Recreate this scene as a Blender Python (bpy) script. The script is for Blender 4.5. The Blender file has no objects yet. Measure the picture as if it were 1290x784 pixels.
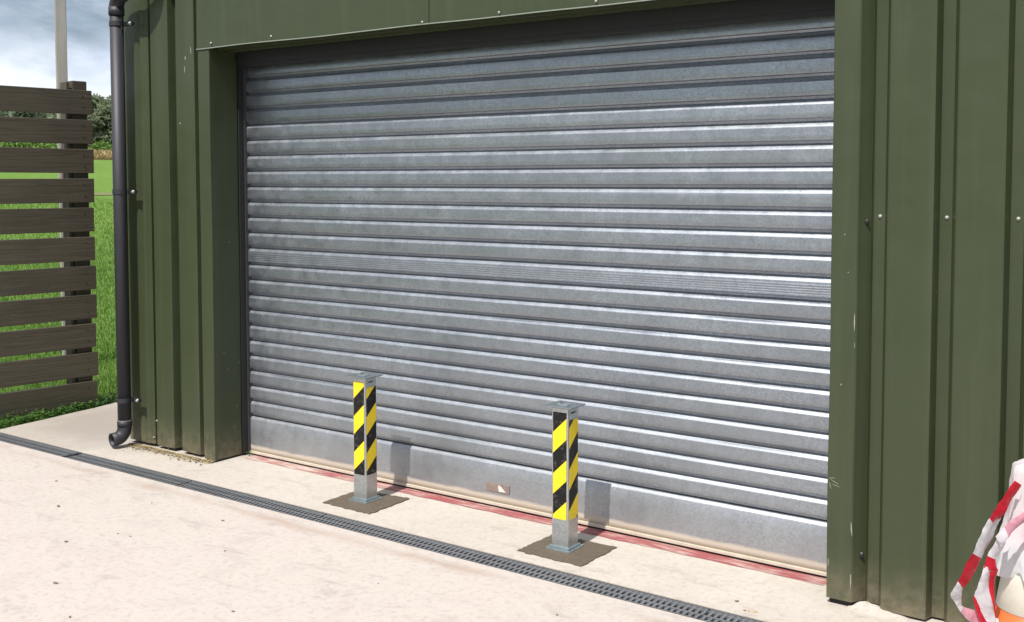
import bpy, bmesh, math, random
from mathutils import Vector, Matrix, noise as mnoise
random.seed(11)
SC = bpy.context.scene
COL = SC.collection
R = math.radians

# ------------------------------------------------------------------ helpers
class MB:
    """collects vertices and faces, then links them as one mesh object"""
    def __init__(s): s.v = []; s.f = []; s.m = []; s.uv = {}
    def quad(s, a, b, c, d, m=0):
        i = len(s.v); s.v += [tuple(a), tuple(b), tuple(c), tuple(d)]; s.f.append((i, i+1, i+2, i+3)); s.m.append(m)
    def poly(s, pts, m=0):
        i = len(s.v); s.v += [tuple(p) for p in pts]; s.f.append(tuple(range(i, i+len(pts)))); s.m.append(m)
    def box(s, x0, x1, y0, y1, z0, z1, m=0, M=None):
        i = len(s.v)
        P = [(x0,y0,z0),(x1,y0,z0),(x1,y1,z0),(x0,y1,z0),(x0,y0,z1),(x1,y0,z1),(x1,y1,z1),(x0,y1,z1)]
        if M is not None: P = [tuple(M @ Vector(p)) for p in P]
        s.v += P
        for q in ((0,3,2,1),(4,5,6,7),(0,1,5,4),(1,2,6,5),(2,3,7,6),(3,0,4,7)):
            s.f.append(tuple(i+k for k in q)); s.m.append(m)
    def prism(s, pts, z0, z1, m=0):
        """pts: xy polygon (counter-clockwise) extruded in z"""
        n = len(pts); i = len(s.v)
        s.v += [(p[0],p[1],z0) for p in pts] + [(p[0],p[1],z1) for p in pts]
        s.f.append(tuple(i+k for k in reversed(range(n)))); s.f.append(tuple(i+n+k for k in range(n))); s.m += [m, m]
        for k in range(n):
            k2 = (k+1) % n
            s.f.append((i+k, i+k2, i+n+k2, i+n+k)); s.m.append(m)
    def tube(s, path, rad, n=20, cap=True, m=0):
        path = [Vector(p) for p in path]; i0 = len(s.v)
        rads = rad if isinstance(rad, (list, tuple)) else [rad]*len(path)
        ref = None
        for k, p in enumerate(path):
            t = (path[min(k+1, len(path)-1)] - path[max(k-1, 0)]).normalized()
            if ref is None:
                ref = Vector((0,1,0)) if abs(t.y) < .8 else Vector((1,0,0))
            u = (ref - t*ref.dot(t)).normalized(); ref = u; w = t.cross(u)
            for j in range(n):
                a = 2*math.pi*j/n
                s.v.append(tuple(p + u*math.cos(a)*rads[k] + w*math.sin(a)*rads[k]))
        for k in range(len(path)-1):
            for j in range(n):
                j2 = (j+1) % n
                s.f.append((i0+k*n+j, i0+k*n+j2, i0+(k+1)*n+j2, i0+(k+1)*n+j)); s.m.append(m)
        if cap:
            s.f.append(tuple(i0+j for j in reversed(range(n)))); s.m.append(m)
            s.f.append(tuple(i0+(len(path)-1)*n+j for j in range(n))); s.m.append(m)
    def lathe(s, prof, n=32, m=0):
        i0 = len(s.v)
        for r, z in prof:
            for j in range(n):
                a = 2*math.pi*j/n; s.v.append((r*math.cos(a), r*math.sin(a), z))
        for k in range(len(prof)-1):
            for j in range(n):
                j2 = (j+1) % n
                s.f.append((i0+k*n+j, i0+k*n+j2, i0+(k+1)*n+j2, i0+(k+1)*n+j)); s.m.append(m)
    def build(s, name, mat, parent=None, smooth=False, bevel=0, weld=False, loc=None):
        me = bpy.data.meshes.new(name); me.from_pydata(s.v, [], s.f); me.update()
        mats = mat if isinstance(mat, (list, tuple)) else [mat]
        for k in mats: me.materials.append(k)
        if len(mats) > 1: me.polygons.foreach_set('material_index', s.m)
        if weld:
            bm = bmesh.new(); bm.from_mesh(me); bmesh.ops.remove_doubles(bm, verts=bm.verts, dist=1e-5)
            bmesh.ops.recalc_face_normals(bm, faces=bm.faces); bm.to_mesh(me); bm.free()
        if smooth: me.polygons.foreach_set('use_smooth', [True]*len(me.polygons))
        o = bpy.data.objects.new(name, me); COL.objects.link(o)
        if parent is not None: o.parent = parent
        if loc: o.location = loc
        if bevel:
            b = o.modifiers.new('bevel', 'BEVEL'); b.width = bevel; b.segments = 2; b.limit_method = 'ANGLE'; b.angle_limit = R(40)
        return o

def tag(o, label=None, cat=None, group=None, kind=None):
    if label: o['label'] = label
    if cat: o['category'] = cat
    if group: o['group'] = group
    if kind: o['kind'] = kind
    return o
def thing(name, label, cat, loc=(0,0,0), group=None):
    o = bpy.data.objects.new(name, None); COL.objects.link(o); o.location = loc; o.empty_display_size = .1
    return tag(o, label, cat, group)

# ------------------------------------------------------------------ materials
class NT:
    def __init__(s, name):
        s.mat = bpy.data.materials.new(name); s.mat.use_nodes = True
        s.t = s.mat.node_tree; s.b = s.t.nodes['Principled BSDF']; s.out = s.t.nodes['Material Output']
    def n(s, typ, **kw):
        nd = s.t.nodes.new(typ)
        for k, v in kw.items(): setattr(nd, k, v)
        return nd
    def link(s, a, b): s.t.links.new(a, b)
    def coord(s, scale=(1,1,1), out='Object', loc=(0,0,0)):
        c = s.n('ShaderNodeTexCoord'); mp = s.n('ShaderNodeMapping'); mp.inputs['Scale'].default_value = scale; mp.inputs['Location'].default_value = loc
        s.link(c.outputs[out], mp.inputs[0]); return mp.outputs[0]
    def noise(s, vec, scale, detail=4, rough=.55, dist=0):
        nd = s.n('ShaderNodeTexNoise'); s.link(vec, nd.inputs['Vector'])
        nd.inputs['Scale'].default_value = scale; nd.inputs['Detail'].default_value = detail
        nd.inputs['Roughness'].default_value = rough; nd.inputs['Distortion'].default_value = dist
        return nd.outputs['Fac']
    def voronoi(s, vec, scale, feature='F1', out='Distance'):
        nd = s.n('ShaderNodeTexVoronoi', feature=feature); s.link(vec, nd.inputs['Vector']); nd.inputs['Scale'].default_value = scale
        return nd.outputs[out]
    def ramp(s, fac, stops):
        nd = s.n('ShaderNodeValToRGB'); e = nd.color_ramp.elements
        while len(e) < len(stops): e.new(.5)
        for k, (p, c) in enumerate(stops):
            e[k].position = p; e[k].color = (c, c, c, 1) if isinstance(c, (int, float)) else (*c, 1)
        s.link(fac, nd.inputs[0]); return nd.outputs[0]
    def mix(s, fac, a, b, mode='MIX'):
        nd = s.n('ShaderNodeMix', data_type='RGBA', blend_type=mode)
        for sock, v in ((nd.inputs[0], fac), (nd.inputs[6], a), (nd.inputs[7], b)):
            if isinstance(v, (int, float)): sock.default_value = v
            elif isinstance(v, tuple): sock.default_value = (*v, 1)
            else: s.link(v, sock)
        return nd.outputs[2]
    def math(s, op, a, b=None, c=None, clamp=False):
        nd = s.n('ShaderNodeMath', operation=op); nd.use_clamp = clamp
        for k, v in enumerate((a, b, c)):
            if v is None: continue
            if isinstance(v, (int, float)): nd.inputs[k].default_value = v
            else: s.link(v, nd.inputs[k])
        return nd.outputs[0]
    def sep(s, vec):
        nd = s.n('ShaderNodeSeparateXYZ'); s.link(vec, nd.inputs[0]); return nd.outputs
    def bump(s, h, strength=.3, dist=.01):
        nd = s.n('ShaderNodeBump'); nd.inputs['Strength'].default_value = strength; nd.inputs['Distance'].default_value = dist
        s.link(h, nd.inputs['Height']); s.link(nd.outputs[0], s.b.inputs['Normal']); return nd
    def set(s, **kw):
        for k, v in kw.items():
            i = s.b.inputs[k.replace('_', ' ')]
            if isinstance(v, (int, float)): i.default_value = v
            elif isinstance(v, tuple): i.default_value = (*v, 1) if len(v) == 3 else v
            else: s.link(v, i)
        return s.mat

def m_paint(name, base, base2, rough=.42, dirt=(.20,.16,.11), dirt_h=.24, dirt_amt=.8):
    t = NT(name); v = t.coord()
    big = t.noise(v, 1.3, 5); streak = t.noise(t.coord((9,9,.35)), 1.6, 5, .6)
    fine = t.noise(v, 60, 3)
    c = t.mix(t.ramp(big, [(.3,0),(.7,1)]), base, base2)
    c = t.mix(t.math('MULTIPLY', t.ramp(streak, [(.5,0),(.8,1)]), .30), c, (base[0]*1.5+.018, base[1]*1.45+.018, base[2]*1.6+.016))
    z = t.sep(v)[2]
    d = t.math('SUBTRACT', 1.0, t.math('DIVIDE', z, dirt_h), clamp=True)
    d = t.math('MULTIPLY', t.math('POWER', d, 1.6), t.ramp(t.noise(v, 22, 5, .65), [(.35,.25),(.65,1)]))
    c = t.mix(t.math('MULTIPLY', d, dirt_amt), c, dirt)
    # small pale chips and scratches
    ch = t.ramp(t.noise(t.coord((26,26,7)), 1.0, 2, .4), [(.80,0),(.82,1)])
    c = t.mix(t.math('MULTIPLY', ch, .55), c, (.34,.34,.28))
    t.set(Base_Color=c, Roughness=t.ramp(t.noise(v, 7, 4), [(.3, rough-.07),(.7, rough+.1)]))
    t.b.inputs['Specular IOR Level'].default_value = .38
    t.bump(t.math('ADD', t.math('MULTIPLY', t.noise(v, 3.2, 2), 1.0), t.math('MULTIPLY', fine, .03)), .55, .014)
    return t.mat
M_GREEN = m_paint('olive_coated_steel', (.040,.051,.0235), (.035,.046,.0215))
M_GREEN_F = m_paint('olive_coated_flashing', (.041,.052,.025), (.036,.047,.0225), .44)

def m_galv(name, base=(.48,.50,.53), metallic=.75, rough=.45, spangle=220, dirt=False, z_lo=.05):
    t = NT(name); v = t.coord()
    sp = t.n('ShaderNodeTexVoronoi', feature='F1'); t.link(t.coord((1,1,1)), sp.inputs['Vector']); sp.inputs['Scale'].default_value = spangle
    g = t.sep(sp.outputs['Color'])[0]
    big = t.noise(v, 2.2, 5, .6)
    c = t.mix(g, tuple(k*.82 for k in base), tuple(k*1.16 for k in base))
    c = t.mix(t.ramp(big, [(.35,0),(.7,.8)]), c, tuple(k*.78 for k in base))
    st = t.noise(t.coord((14,14,1.2)), 1.5, 5, .65)
    c = t.mix(t.ramp(st, [(.52,0),(.78,.30)]), c, tuple(k*1.25 for k in base))
    rr = t.ramp(t.noise(v, 14, 5, .6), [(.3, rough-.06),(.7, rough+.12)])
    mt = metallic
    if dirt:
        z = t.sep(v)[2]
        ln = t.math('ADD', z, t.math('MULTIPLY', t.noise(v, 9, 4), .02))
        d = t.ramp(ln, [(z_lo+.002, 1), (z_lo+.014, .16)])
        d = t.math('MULTIPLY', d, t.ramp(z, [(.0,1),(.24,0)]))
        c = t.mix(d, c, (.52,.44,.33)); dust = t.ramp(z, [(.0,.27),(.8,.03)]); dust = t.math('MULTIPLY', dust, t.ramp(t.noise(v, 3.5, 5, .65), [(.3,.55),(.7,1)])); c = t.mix(dust, c, (.44,.43,.41)); d = t.math('MAXIMUM', d, dust); mt = t.math('MULTIPLY', t.math('SUBTRACT', 1, d), metallic)
        rr = t.mix(d, rr, (.8,.8,.8))
        # rolled scuffs, thin and horizontal
        sc = t.ramp(t.noise(t.coord((1.2,1.2,150)), 1.0, 3, .6), [(.62,0),(.72,1)])
        patch = t.ramp(t.noise(v, 1.7, 3), [(.5,0),(.62,1)])
        c = t.mix(t.math('MULTIPLY', t.math('MULTIPLY', sc, patch), .28), c, (.72,.74,.78))
    t.set(Base_Color=c, Metallic=mt, Roughness=rr)
    t.bump(t.math('ADD', t.math('MULTIPLY', g, .04), t.noise(t.coord((1,1,1)), 5, 3)), .25, .004)
    return t.mat
M_SHUT = m_galv('galvanised_curtain', (.338,.366,.408), .94, .43, 150, True, .060)
M_GALV = m_galv('galvanised_post', (.50,.53,.54), .85, .34, 160)
M_PLATE = m_galv('darkened_zinc_plate', (.30,.34,.36), .85, .36, 140)  # same galvanising, darkened to paint in the dark reflections on the top plates
M_GRATE = m_galv('galvanised_grating', (.21,.215,.23), .5, .5, 200)

def m_plain(name, col, rough=.6, metallic=0, var=.25, scale=18, bump=.15, spec=.5):
    t = NT(name); v = t.coord()
    nz = t.noise(v, scale, 5, .6)
    c = t.mix(nz, tuple(k*(1-var) for k in col), tuple(min(1, k*(1+var)) for k in col))
    t.set(Base_Color=c, Roughness=rough, Metallic=metallic); t.b.inputs['Specular IOR Level'].default_value = spec
    if bump: t.bump(nz, bump, .004)
    return t.mat
M_PVC = m_plain('dark_grey_pvc', (.020,.020,.026), .55, 0, .15, 9, .05)
M_BLACK = m_plain('black_rubber', (.012,.012,.013), .6)
M_DARKHOLE = m_plain('dark_interior', (.02,.02,.02), .9)
M_SCREW = m_plain('zinc_screw', (.36,.36,.33), .45, .5)
M_SCREWD = m_plain('dark_screw', (.02,.02,.02), .4, .3)
M_EDGE = m_plain('bare_metal_edge', (.30,.32,.26), .4, .5)
M_LABEL = m_plain('worn_label', (.21,.16,.14), .7, 0, .6, 60)
M_LABEL2 = m_plain('label_scrap', (.62,.54,.50), .7, 0, .1, 60)
M_STONE = m_plain('dark_stone', (.16,.13,.10), .85, 0, .4, 80)

def m_wood(name, a, b, scale=(3,3,60), rough=.8):
    t = NT(name); v = t.coord(scale)
    g = t.noise(v, 1.0, 6, .65, .6); g2 = t.noise(t.coord(), 2.5, 3)
    c = t.mix(t.ramp(g, [(.3,0),(.7,1)]), a, b)
    c = t.mix(t.math('MULTIPLY', t.ramp(g2, [(.45,0),(.8,1)]), .5), c, tuple(k*.55 for k in a))
    oi = t.n('ShaderNodeObjectInfo'); c = t.mix(t.math('MULTIPLY', oi.outputs['Random'], .35), c, tuple(k*.55 for k in b))
    t.set(Base_Color=c, Roughness=rough); t.bump(g, .5, .005); return t.mat
M_FENCE = m_wood('dark_stained_board', (.066,.055,.037), (.108,.091,.063), (2.5,2.5,55))
M_FPOST = m_wood('dark_stained_post', (.055,.044,.031), (.10,.082,.06), (40,40,2))
M_POLE = m_wood('weathered_pole', (.27,.25,.225), (.40,.375,.345), (40,40,1.5))

def m_concrete(name, a, b, stain, sc=1.0):
    t = NT(name); v = t.coord()
    big = t.noise(v, .9*sc, 6, .6, .4); mid = t.noise(v, 5.5*sc, 6, .65, .3); fine = t.noise(v, 130, 4, .7)
    c = t.mix(t.ramp(big, [(.35,0),(.65,1)]), a, b)
    c = t.mix(t.math('MULTIPLY', t.ramp(mid, [(.5,0),(.75,1)]), .5), c, stain)
    sm = t.ramp(t.noise(t.coord((1,2.6,1), loc=(3.1,7.7,0)), 2.3*sc, 7, .72, .9), [(.56,0),(.66,.45),(.8,.6)])
    c = t.mix(sm, c, tuple(k*.80 for k in stain))
    # brown tide mark along the drain, where the screed was made good
    yy = t.math('ADD', t.sep(v)[1], t.math('MULTIPLY', t.math('SUBTRACT', t.noise(v, 2.2, 5, .6), .5), .16))
    band = t.math('SUBTRACT', 1.0, t.math('DIVIDE', t.math('ABSOLUTE', t.math('ADD', yy, .775)), .05), clamp=True)
    c = t.mix(t.math('MULTIPLY', t.math('MULTIPLY', band, .75), t.ramp(t.noise(v, 1.3, 4), [(.40,0),(.58,1)])), c, tuple(k*q for k, q in zip(stain, (.92,.80,.68))))
    # hairline cracks
    ck = t.n('ShaderNodeTexVoronoi', feature='DISTANCE_TO_EDGE'); 
    vv = t.n('ShaderNodeVectorMath', operation='ADD'); t.link(v, vv.inputs[0])
    nn = t.n('ShaderNodeTexNoise'); t.link(v, nn.inputs['Vector']); nn.inputs['Scale'].default_value = 2.4; nn.inputs['Detail'].default_value = 6
    vm = t.n('ShaderNodeVectorMath', operation='SCALE'); t.link(nn.outputs['Color'], vm.inputs[0]); vm.inputs['Scale'].default_value = .9
    t.link(vm.outputs[0], vv.inputs[1]); t.link(vv.outputs[0], ck.inputs['Vector']); ck.inputs['Scale'].default_value = .55
    crack = t.math('MULTIPLY', t.ramp(ck.outputs['Distance'], [(.0,1),(.006,0)]), t.ramp(t.noise(v, 1.1, 2), [(.57,0),(.66,.16)]))
    c = t.mix(crack, c, tuple(k*.5 for k in stain))
    if sc > 1:
        dv = t.n('ShaderNodeVectorMath', operation='DISTANCE'); t.link(v, dv.inputs[0]); dv.inputs[1].default_value = (-1.35, .15, 0)
        ds = t.math('ADD', dv.outputs['Value'], t.math('MULTIPLY', t.math('SUBTRACT', t.noise(v, 2.6, 6, .65), .5), .9))
        c = t.mix(t.math('MULTIPLY', t.ramp(ds, [(.40,1),(1.1,0)]), .85), c, tuple(k*.74 for k in stain))
    gr = t.ramp(t.noise(v, 34, 5, .75), [(.36,.45),(.5,0)]); c = t.mix(gr, c, tuple(k*.82 for k in stain))
    # grit
    sp = t.voronoi(v, 46); sel = t.ramp(t.noise(v, 13, 2), [(.62,0),(.66,1)])
    c = t.mix(t.math('MULTIPLY', t.math('MULTIPLY', t.ramp(sp, [(.10,1),(.16,0)]), sel), .55), c, (.16,.13,.10))
    c = t.mix(t.math('MULTIPLY', fine, .16), c, tuple(k*.7 for k in a))
    t.set(Base_Color=c, Roughness=.85); t.b.inputs['Specular IOR Level'].default_value = .3
    h = t.math('ADD', t.math('MULTIPLY', mid, .8), t.math('MULTIPLY', fine, .35))
    t.bump(h, .28, .012); return t.mat
M_YARD = m_concrete('yard_concrete', (.455,.402,.372), (.450,.406,.372), (.355,.308,.284))
M_APRON = m_concrete('apron_concrete', (.462,.424,.380), (.430,.390,.345), (.345,.305,.265), 1.6)
M_MORTAR = m_plain('damp_mortar', (.098,.079,.058), .75, 0, .5, 70, .9, .3)

def m_redline():
    t = NT('worn_red_paint'); v = t.coord()
    n1 = t.noise(t.coord((5,40,1)), 1.4, 6, .7, .5); n2 = t.noise(v, 3.2, 4)
    wear = t.math('ADD', t.math('MULTIPLY', n1, .8), t.math('MULTIPLY', n2, .5)); wear = t.math('ADD', wear, t.ramp(t.math('DIVIDE', t.sep(v)[0], 3.5), [(.0,.07),(.35,.0)]))
    c = t.mix(t.ramp(wear, [(.62,0),(.82,.9)]), (.25,.066,.068), (.45,.385,.335))
    t.set(Base_Color=c, Roughness=.8); t.bump(n1, .3, .003); return t.mat
M_RED = m_redline()

def m_stripe():
    t = NT('hazard_tape'); c = t.n('ShaderNodeUVMap'); 
    xy = t.sep(c.outputs[0]); s = t.math('FRACT', xy[1])
    k = t.math('LESS_THAN', s, .5)
    v = t.coord(); sc = t.ramp(t.noise(v, 55, 4, .7), [(.55,0),(.70,.55)])
    col = t.mix(k, (.007,.0065,.007), (.80,.585,.018))
    col = t.mix(sc, col, t.mix(.5, col, (.3,.27,.2)))
    t.set(Base_Color=col, Roughness=.5, Specular_IOR_Level=.3); return t.mat
M_STRIPE = m_stripe()

def m_leaf(name, a, b, trans=.25, nscale=.9):
    t = NT(name); v = t.coord()
    n1 = t.noise(v, nscale, 3); w = t.n('ShaderNodeTexWhiteNoise', noise_dimensions='3D')
    sn = t.n('ShaderNodeVectorMath', operation='SNAP'); t.link(v, sn.inputs[0]); sn.inputs[1].default_value = (.13,.13,.13); t.link(sn.outputs[0], w.inputs[0])
    f = t.math('ADD', t.math('MULTIPLY', n1, .7), t.math('MULTIPLY', w.outputs[0], .35))
    c = t.mix(t.ramp(f, [(.3,0),(.75,1)]), a, b)
    t.set(Base_Color=c, Roughness=.6); t.b.inputs['Specular IOR Level'].default_value = .25
    tr = t.n('ShaderNodeBsdfTranslucent'); t.link(c, tr.inputs[0]); mx = t.n('ShaderNodeMixShader'); mx.inputs[0].default_value = trans
    t.link(t.b.outputs[0], mx.inputs[1]); t.link(tr.outputs[0], mx.inputs[2]); t.link(mx.outputs[0], t.out.inputs[0])
    return t.mat
M_BLADE = m_leaf('grass_blade', (.075,.155,.024), (.145,.26,.045), .4, 1.5)
M_TREE = m_leaf('grey_green_leaf', (.13,.165,.095), (.26,.30,.18), .45, .6)
M_TREE2 = m_leaf('dark_green_leaf', (.08,.115,.07), (.16,.21,.13), .4, .6)
M_BRAMBLE = m_leaf('bright_green_leaf', (.085,.175,.030), (.17,.27,.06), .3, .8)
M_STRAW = m_leaf('dry_stalk', (.34,.26,.12), (.52,.42,.24), .2, 2)
M_CLOVER = m_leaf('low_weed_leaf', (.040,.095,.020), (.085,.17,.035), .3, 4)
M_BARK = m_plain('bark', (.10,.08,.06), .9, 0, .4, 8, .6)
def m_lawn():
    t = NT('lawn_ground'); v = t.coord()
    n1 = t.noise(v, .18, 5, .6); n2 = t.noise(v, 3.0, 6, .7); n3 = t.noise(v, 40, 3)
    c = t.mix(t.ramp(n1, [(.3,0),(.7,1)]), (.095,.190,.030), (.145,.225,.045))
    c = t.mix(t.math('MULTIPLY', t.ramp(n2, [(.4,0),(.75,1)]), .5), c, (.075,.125,.025))
    c = t.mix(t.math('MULTIPLY', n3, .35), c, (.05,.085,.018))
    t.set(Base_Color=c, Roughness=.9); t.b.inputs['Specular IOR Level'].default_value = .1
    t.bump(n2, .6, .06); return t.mat
M_LAWN = m_lawn()

# ------------------------------------------------------------------ camera (solved from the photograph)
CAMP = Vector((4.8778, -4.2312, 1.6))
rx = Vector((.815338558, .578983868, -.000846411)); ru = Vector((-.0301805, .0439607, .998577285)); fw = Vector((-.578197347, .814153019, -.0533168810))
cam = bpy.data.cameras.new('camera'); co = bpy.data.objects.new('camera', cam); COL.objects.link(co)
co.matrix_world = Matrix(((rx.x, ru.x, -fw.x, CAMP.x), (rx.y, ru.y, -fw.y, CAMP.y), (rx.z, ru.z, -fw.z, CAMP.z), (0,0,0,1)))
cam.sensor_width = 36; cam.lens = 1361.845/1290*36; cam.shift_y = -(392-300.34)/1290; cam.clip_end = 2000; cam.clip_start = .05
SC.camera = co

# ------------------------------------------------------------------ setting: lawn, concrete, painted line
DIRV = Vector((-.853, .52))
def hgt(x, y):
    s = (x-CAMP.x)*DIRV.x + (y-CAMP.y)*DIRV.y
    if s < 26: return 0.0
    q = min(1, (s-26)/36); q = q*q*(3-2*q)
    return 2.75*q + max(0, s-62)*.02
def lawn():
    ax = [0]; st = .5
    while ax[-1] < 600: ax.append(ax[-1]+st); st *= 1.09
    ax = [-a for a in reversed(ax[1:])] + ax
    vs = []; fs = []; n = len(ax)
    for j in ax:
        for i in ax:
            x, y = i-2.5, j+1.0
            vs.append((x, y, -.035 + hgt(x, y) + .012*mnoise.noise(Vector((x*.8, y*.8, 0)))))
    for j in range(n-1):
        for i in range(n-1): fs.append((j*n+i, j*n+i+1, (j+1)*n+i+1, (j+1)*n+i))
    m = MB(); m.v = vs; m.f = fs; m.m = [0]*len(fs)
    return tag(m.build('lawn_ground', M_LAWN, smooth=True), 'mown green lawn rising gently away behind the slatted fence', 'lawn', kind='structure')
lawn()

DY0, DY1 = -.683, -.562      # drain channel
def jag(pts, amp, step=.04, seed=0):
    out = []; rnd = random.Random(seed)
    for k in range(len(pts)):
        a = Vector(pts[k]); b = Vector(pts[(k+1) % len(pts)]); L = (b-a).length; n = max(1, int(L/step))
        d = (b-a).normalized(); pr = Vector((-d.y, d.x))
        for q in range(n):
            t = q/n
            out.append(tuple(a + (b-a)*t + pr*(rnd.uniform(-amp, amp) if q else 0)))
    return out
# yard in front of the drain
m = MB(); left = [(-1.78 + .02*math.sin(k*1.7) - (.02 if k < 3 else 0), DY0 - k*.4) for k in range(14)]
m.prism([(9, left[-1][1]), (9, DY0-.003), (-1.76, DY0-.003)] + left[1:], -.14, -.001)
tag(m.build('concrete_yard', M_YARD), 'pale pinkish concrete yard in front of the drain', 'yard', kind='structure')
m = MB()
edge = [(-1.79, DY1+.003), (-1.815, -.5), (-1.845, -.2), (-1.885, .05), (-1.90, .22), (-1.945, .40), (-2.01, .8), (-2.08, 1.5), (-2.1, 4.0)]
m.prism(([(9, DY1+.003), (9, -.02), (-.80, -.02), (-.80, 4.0)] + edge[::-1]), -.14, 0.0)
ap = m.build('concrete_apron', M_APRON, weld=True)
tag(ap, 'cream concrete strip between the drain and the shed', 'apron', kind='structure')
# floor inside, under the shutter
m = MB(); m.box(-.79, 6.4, -.018, 5.9, -.14, -.004); tag(m.build('floor', M_APRON), 'concrete floor behind the shutter', 'floor', kind='structure')
m = MB()
pts = []
for k in range(0, 86): pts.append((.05+k*.04, -.100-.010*mnoise.noise(Vector((k*.35,0,0)))))
pts += [(3.47, -.022), (.03, -.022)]
m.poly([(x, y, .0015) for x, y in pts])
tag(m.build('painted_line', M_RED), 'worn red painted line along the shutter foot', 'painted line', kind='structure')
m = MB(); m.prism([(-4, -13), (14, -13), (14, left[-1][1]-.01), (-4, left[-1][1]-.01)], -.16, -.012)  # unseen dark ground added behind the viewpoint to cut light bounced onto the shutter
tag(m.build('bounce_cut_ground', m_plain('asphalt', (.055,.055,.057), .9, 0, .3, 60, .4)), 'unseen dark asphalt added beyond the concrete yard to cut bounced light', 'added ground', kind='structure')
# thin strip of path across the lawn, far off
m = MB(); c0 = CAMP.xy + DIRV*42; pv = Vector((-DIRV.y, DIRV.x))
P = []
for k in range(-20, 21):
    for w in (-.30, .30):
        q = c0 + pv*k*1.0 + DIRV*w; P.append((q.x, q.y, hgt(q.x, q.y) - .01))
for k in range(40): m.quad(P[2*k], P[2*k+2], P[2*k+3], P[2*k+1])
tag(m.build('path', m_plain('bare_earth', (.13,.12,.055), .9)), 'narrow bare earth track across the lawn', 'path', kind='structure')

# ------------------------------------------------------------------ shed
shed = thing('shed', 'olive green profiled steel shed with a big galvanised roller shutter', 'shed', (1.7, -.26, 0))
SL = shed.location.copy()
def part(mb, name, mat, parent=shed, **kw):
    """geometry is in world coordinates; keep it there under the shed's Empty"""
    o = mb.build(name, mat, parent, **kw)
    if parent is shed: o.matrix_parent_inverse = Matrix.Translation(-SL)
    return o
YF = -.262       # flashing face
YC = -.236       # crown face of the cladding
YV = -.191       # valley face
TOP = 2.98
def cladding(x0, x1, crown_edge, name, z0, dents=0):
    """box-profile sheet: wide crowns .16, sides .02, valleys .035"""
    prof = []; P = .235
    k0 = math.floor((x0 - crown_edge)/P) - 1; k1 = math.ceil((x1 - crown_edge)/P) + 1
    for k in range(k0, k1+1):
        e = crown_edge + k*P
        prof += [(e-.158, YC), (e-.153, YC-.0015), (e-.004, YC-.0015), (e, YC), (e+.011, YV), (e+.055, YV)]
    def yat(x):
        for a, b in zip(prof, prof[1:]):
            if a[0] <= x <= b[0]: return a[1] + (b[1]-a[1])*(x-a[0])/(b[0]-a[0])
    q = [(x0, yat(x0))] + [p for p in prof if x0 < p[0] < x1] + [(x1, yat(x1))]
    zs = [z0 + (TOP-z0)*i/24 for i in range(25)]
    m = MB(); n = len(q)
    for iz, z in enumerate(zs):
        for x, y in q:
            w = .0016*mnoise.noise(Vector((x*3, z*1.3, 5)))
            zz = z + (0.006*mnoise.noise(Vector((x*14, 0, 3))) if iz == 0 else 0)
            m.v.append((x, y+w, zz))
    for iz in range(24):
        for i in range(n-1): m.f.append((iz*n+i, iz*n+i+1, (iz+1)*n+i+1, (iz+1)*n+i)); m.m.append(0)
    o = part(m, name, M_GREEN)
    s = o.modifiers.new('thickness', 'SOLIDIFY'); s.thickness = .0015; s.offset = 1
    return o
cladding(-.574, -.09, -.172, 'cladding_sheet', .018)
cladding(3.647, 6.4, 3.640, 'cladding_sheet', .010)
# corner flashing at the far end, folded with a shadow gap beside the first sheet
m = MB()
cp = [(-.835, .3), (-.835, -.232), (-.830, -.238), (-.655, -.240), (-.640, -.236), (-.592, -.232), (-.590, -.206)]
zs = [.02, .8, 1.6, 2.4, TOP]
for z in zs:
    for x, y in cp: m.v.append((x, y, z))
n = len(cp)
for k in range(len(zs)-1):
    for i in range(n-1): m.f.append((k*n+i, k*n+i+1, (k+1)*n+i+1, (k+1)*n+i)); m.m.append(0)
o = part(m, 'corner_flashing', M_GREEN); s = o.modifiers.new('t', 'SOLIDIFY'); s.thickness = .0015; s.offset = 1
m = MB(); m.box(-.592, -.572, -.203, -.19, .02, TOP); part(m, 'joint_strip', M_BLACK)  # black strip drawn for the dark gap beside the first sheet

# jamb flashings with the reveal lining
def jamb(prof, z0, z1):
    m = MB(); n = len(prof); zz = [z0 + (z1-z0)*i/30 for i in range(31)]
    for iz, z in enumerate(zz):
        for i, (x, y) in enumerate(prof):
            w = .0022*mnoise.noise(Vector((x*4, y*6, z*2.1)))
            m.v.append((x+w, y+w*.6, z))
    for k in range(30):
        for i in range(n-1): m.f.append((k*n+i, k*n+i+1, (k+1)*n+i+1, (k+1)*n+i)); m.m.append(0)
    o = part(m, 'jamb_flashing', M_GREEN_F); s = o.modifiers.new('t', 'SOLIDIFY'); s.thickness = .0014; s.offset = 1
    return o
jamb([(-.105, -.205), (-.105, -.258), (-.103, YF), (-.015, YF), (-.012, -.259), (-.010, -.07), (-.016, -.066)], .013, 2.338)
jamb([(3.50, -.066), (3.512, -.07), (3.520, -.259), (3.522, YF), (3.612, YF), (3.616, -.259), (3.650, -.197)], .022, TOP)
# dark masonry plinth seen in the gap below
for xa, xb in ((-.10, -.016), (3.53, 3.61)):
    m = MB(); m.box(xa, xb, -.250, -.02, -.02, .03); part(m, 'plinth', M_DARKHOLE)
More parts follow.
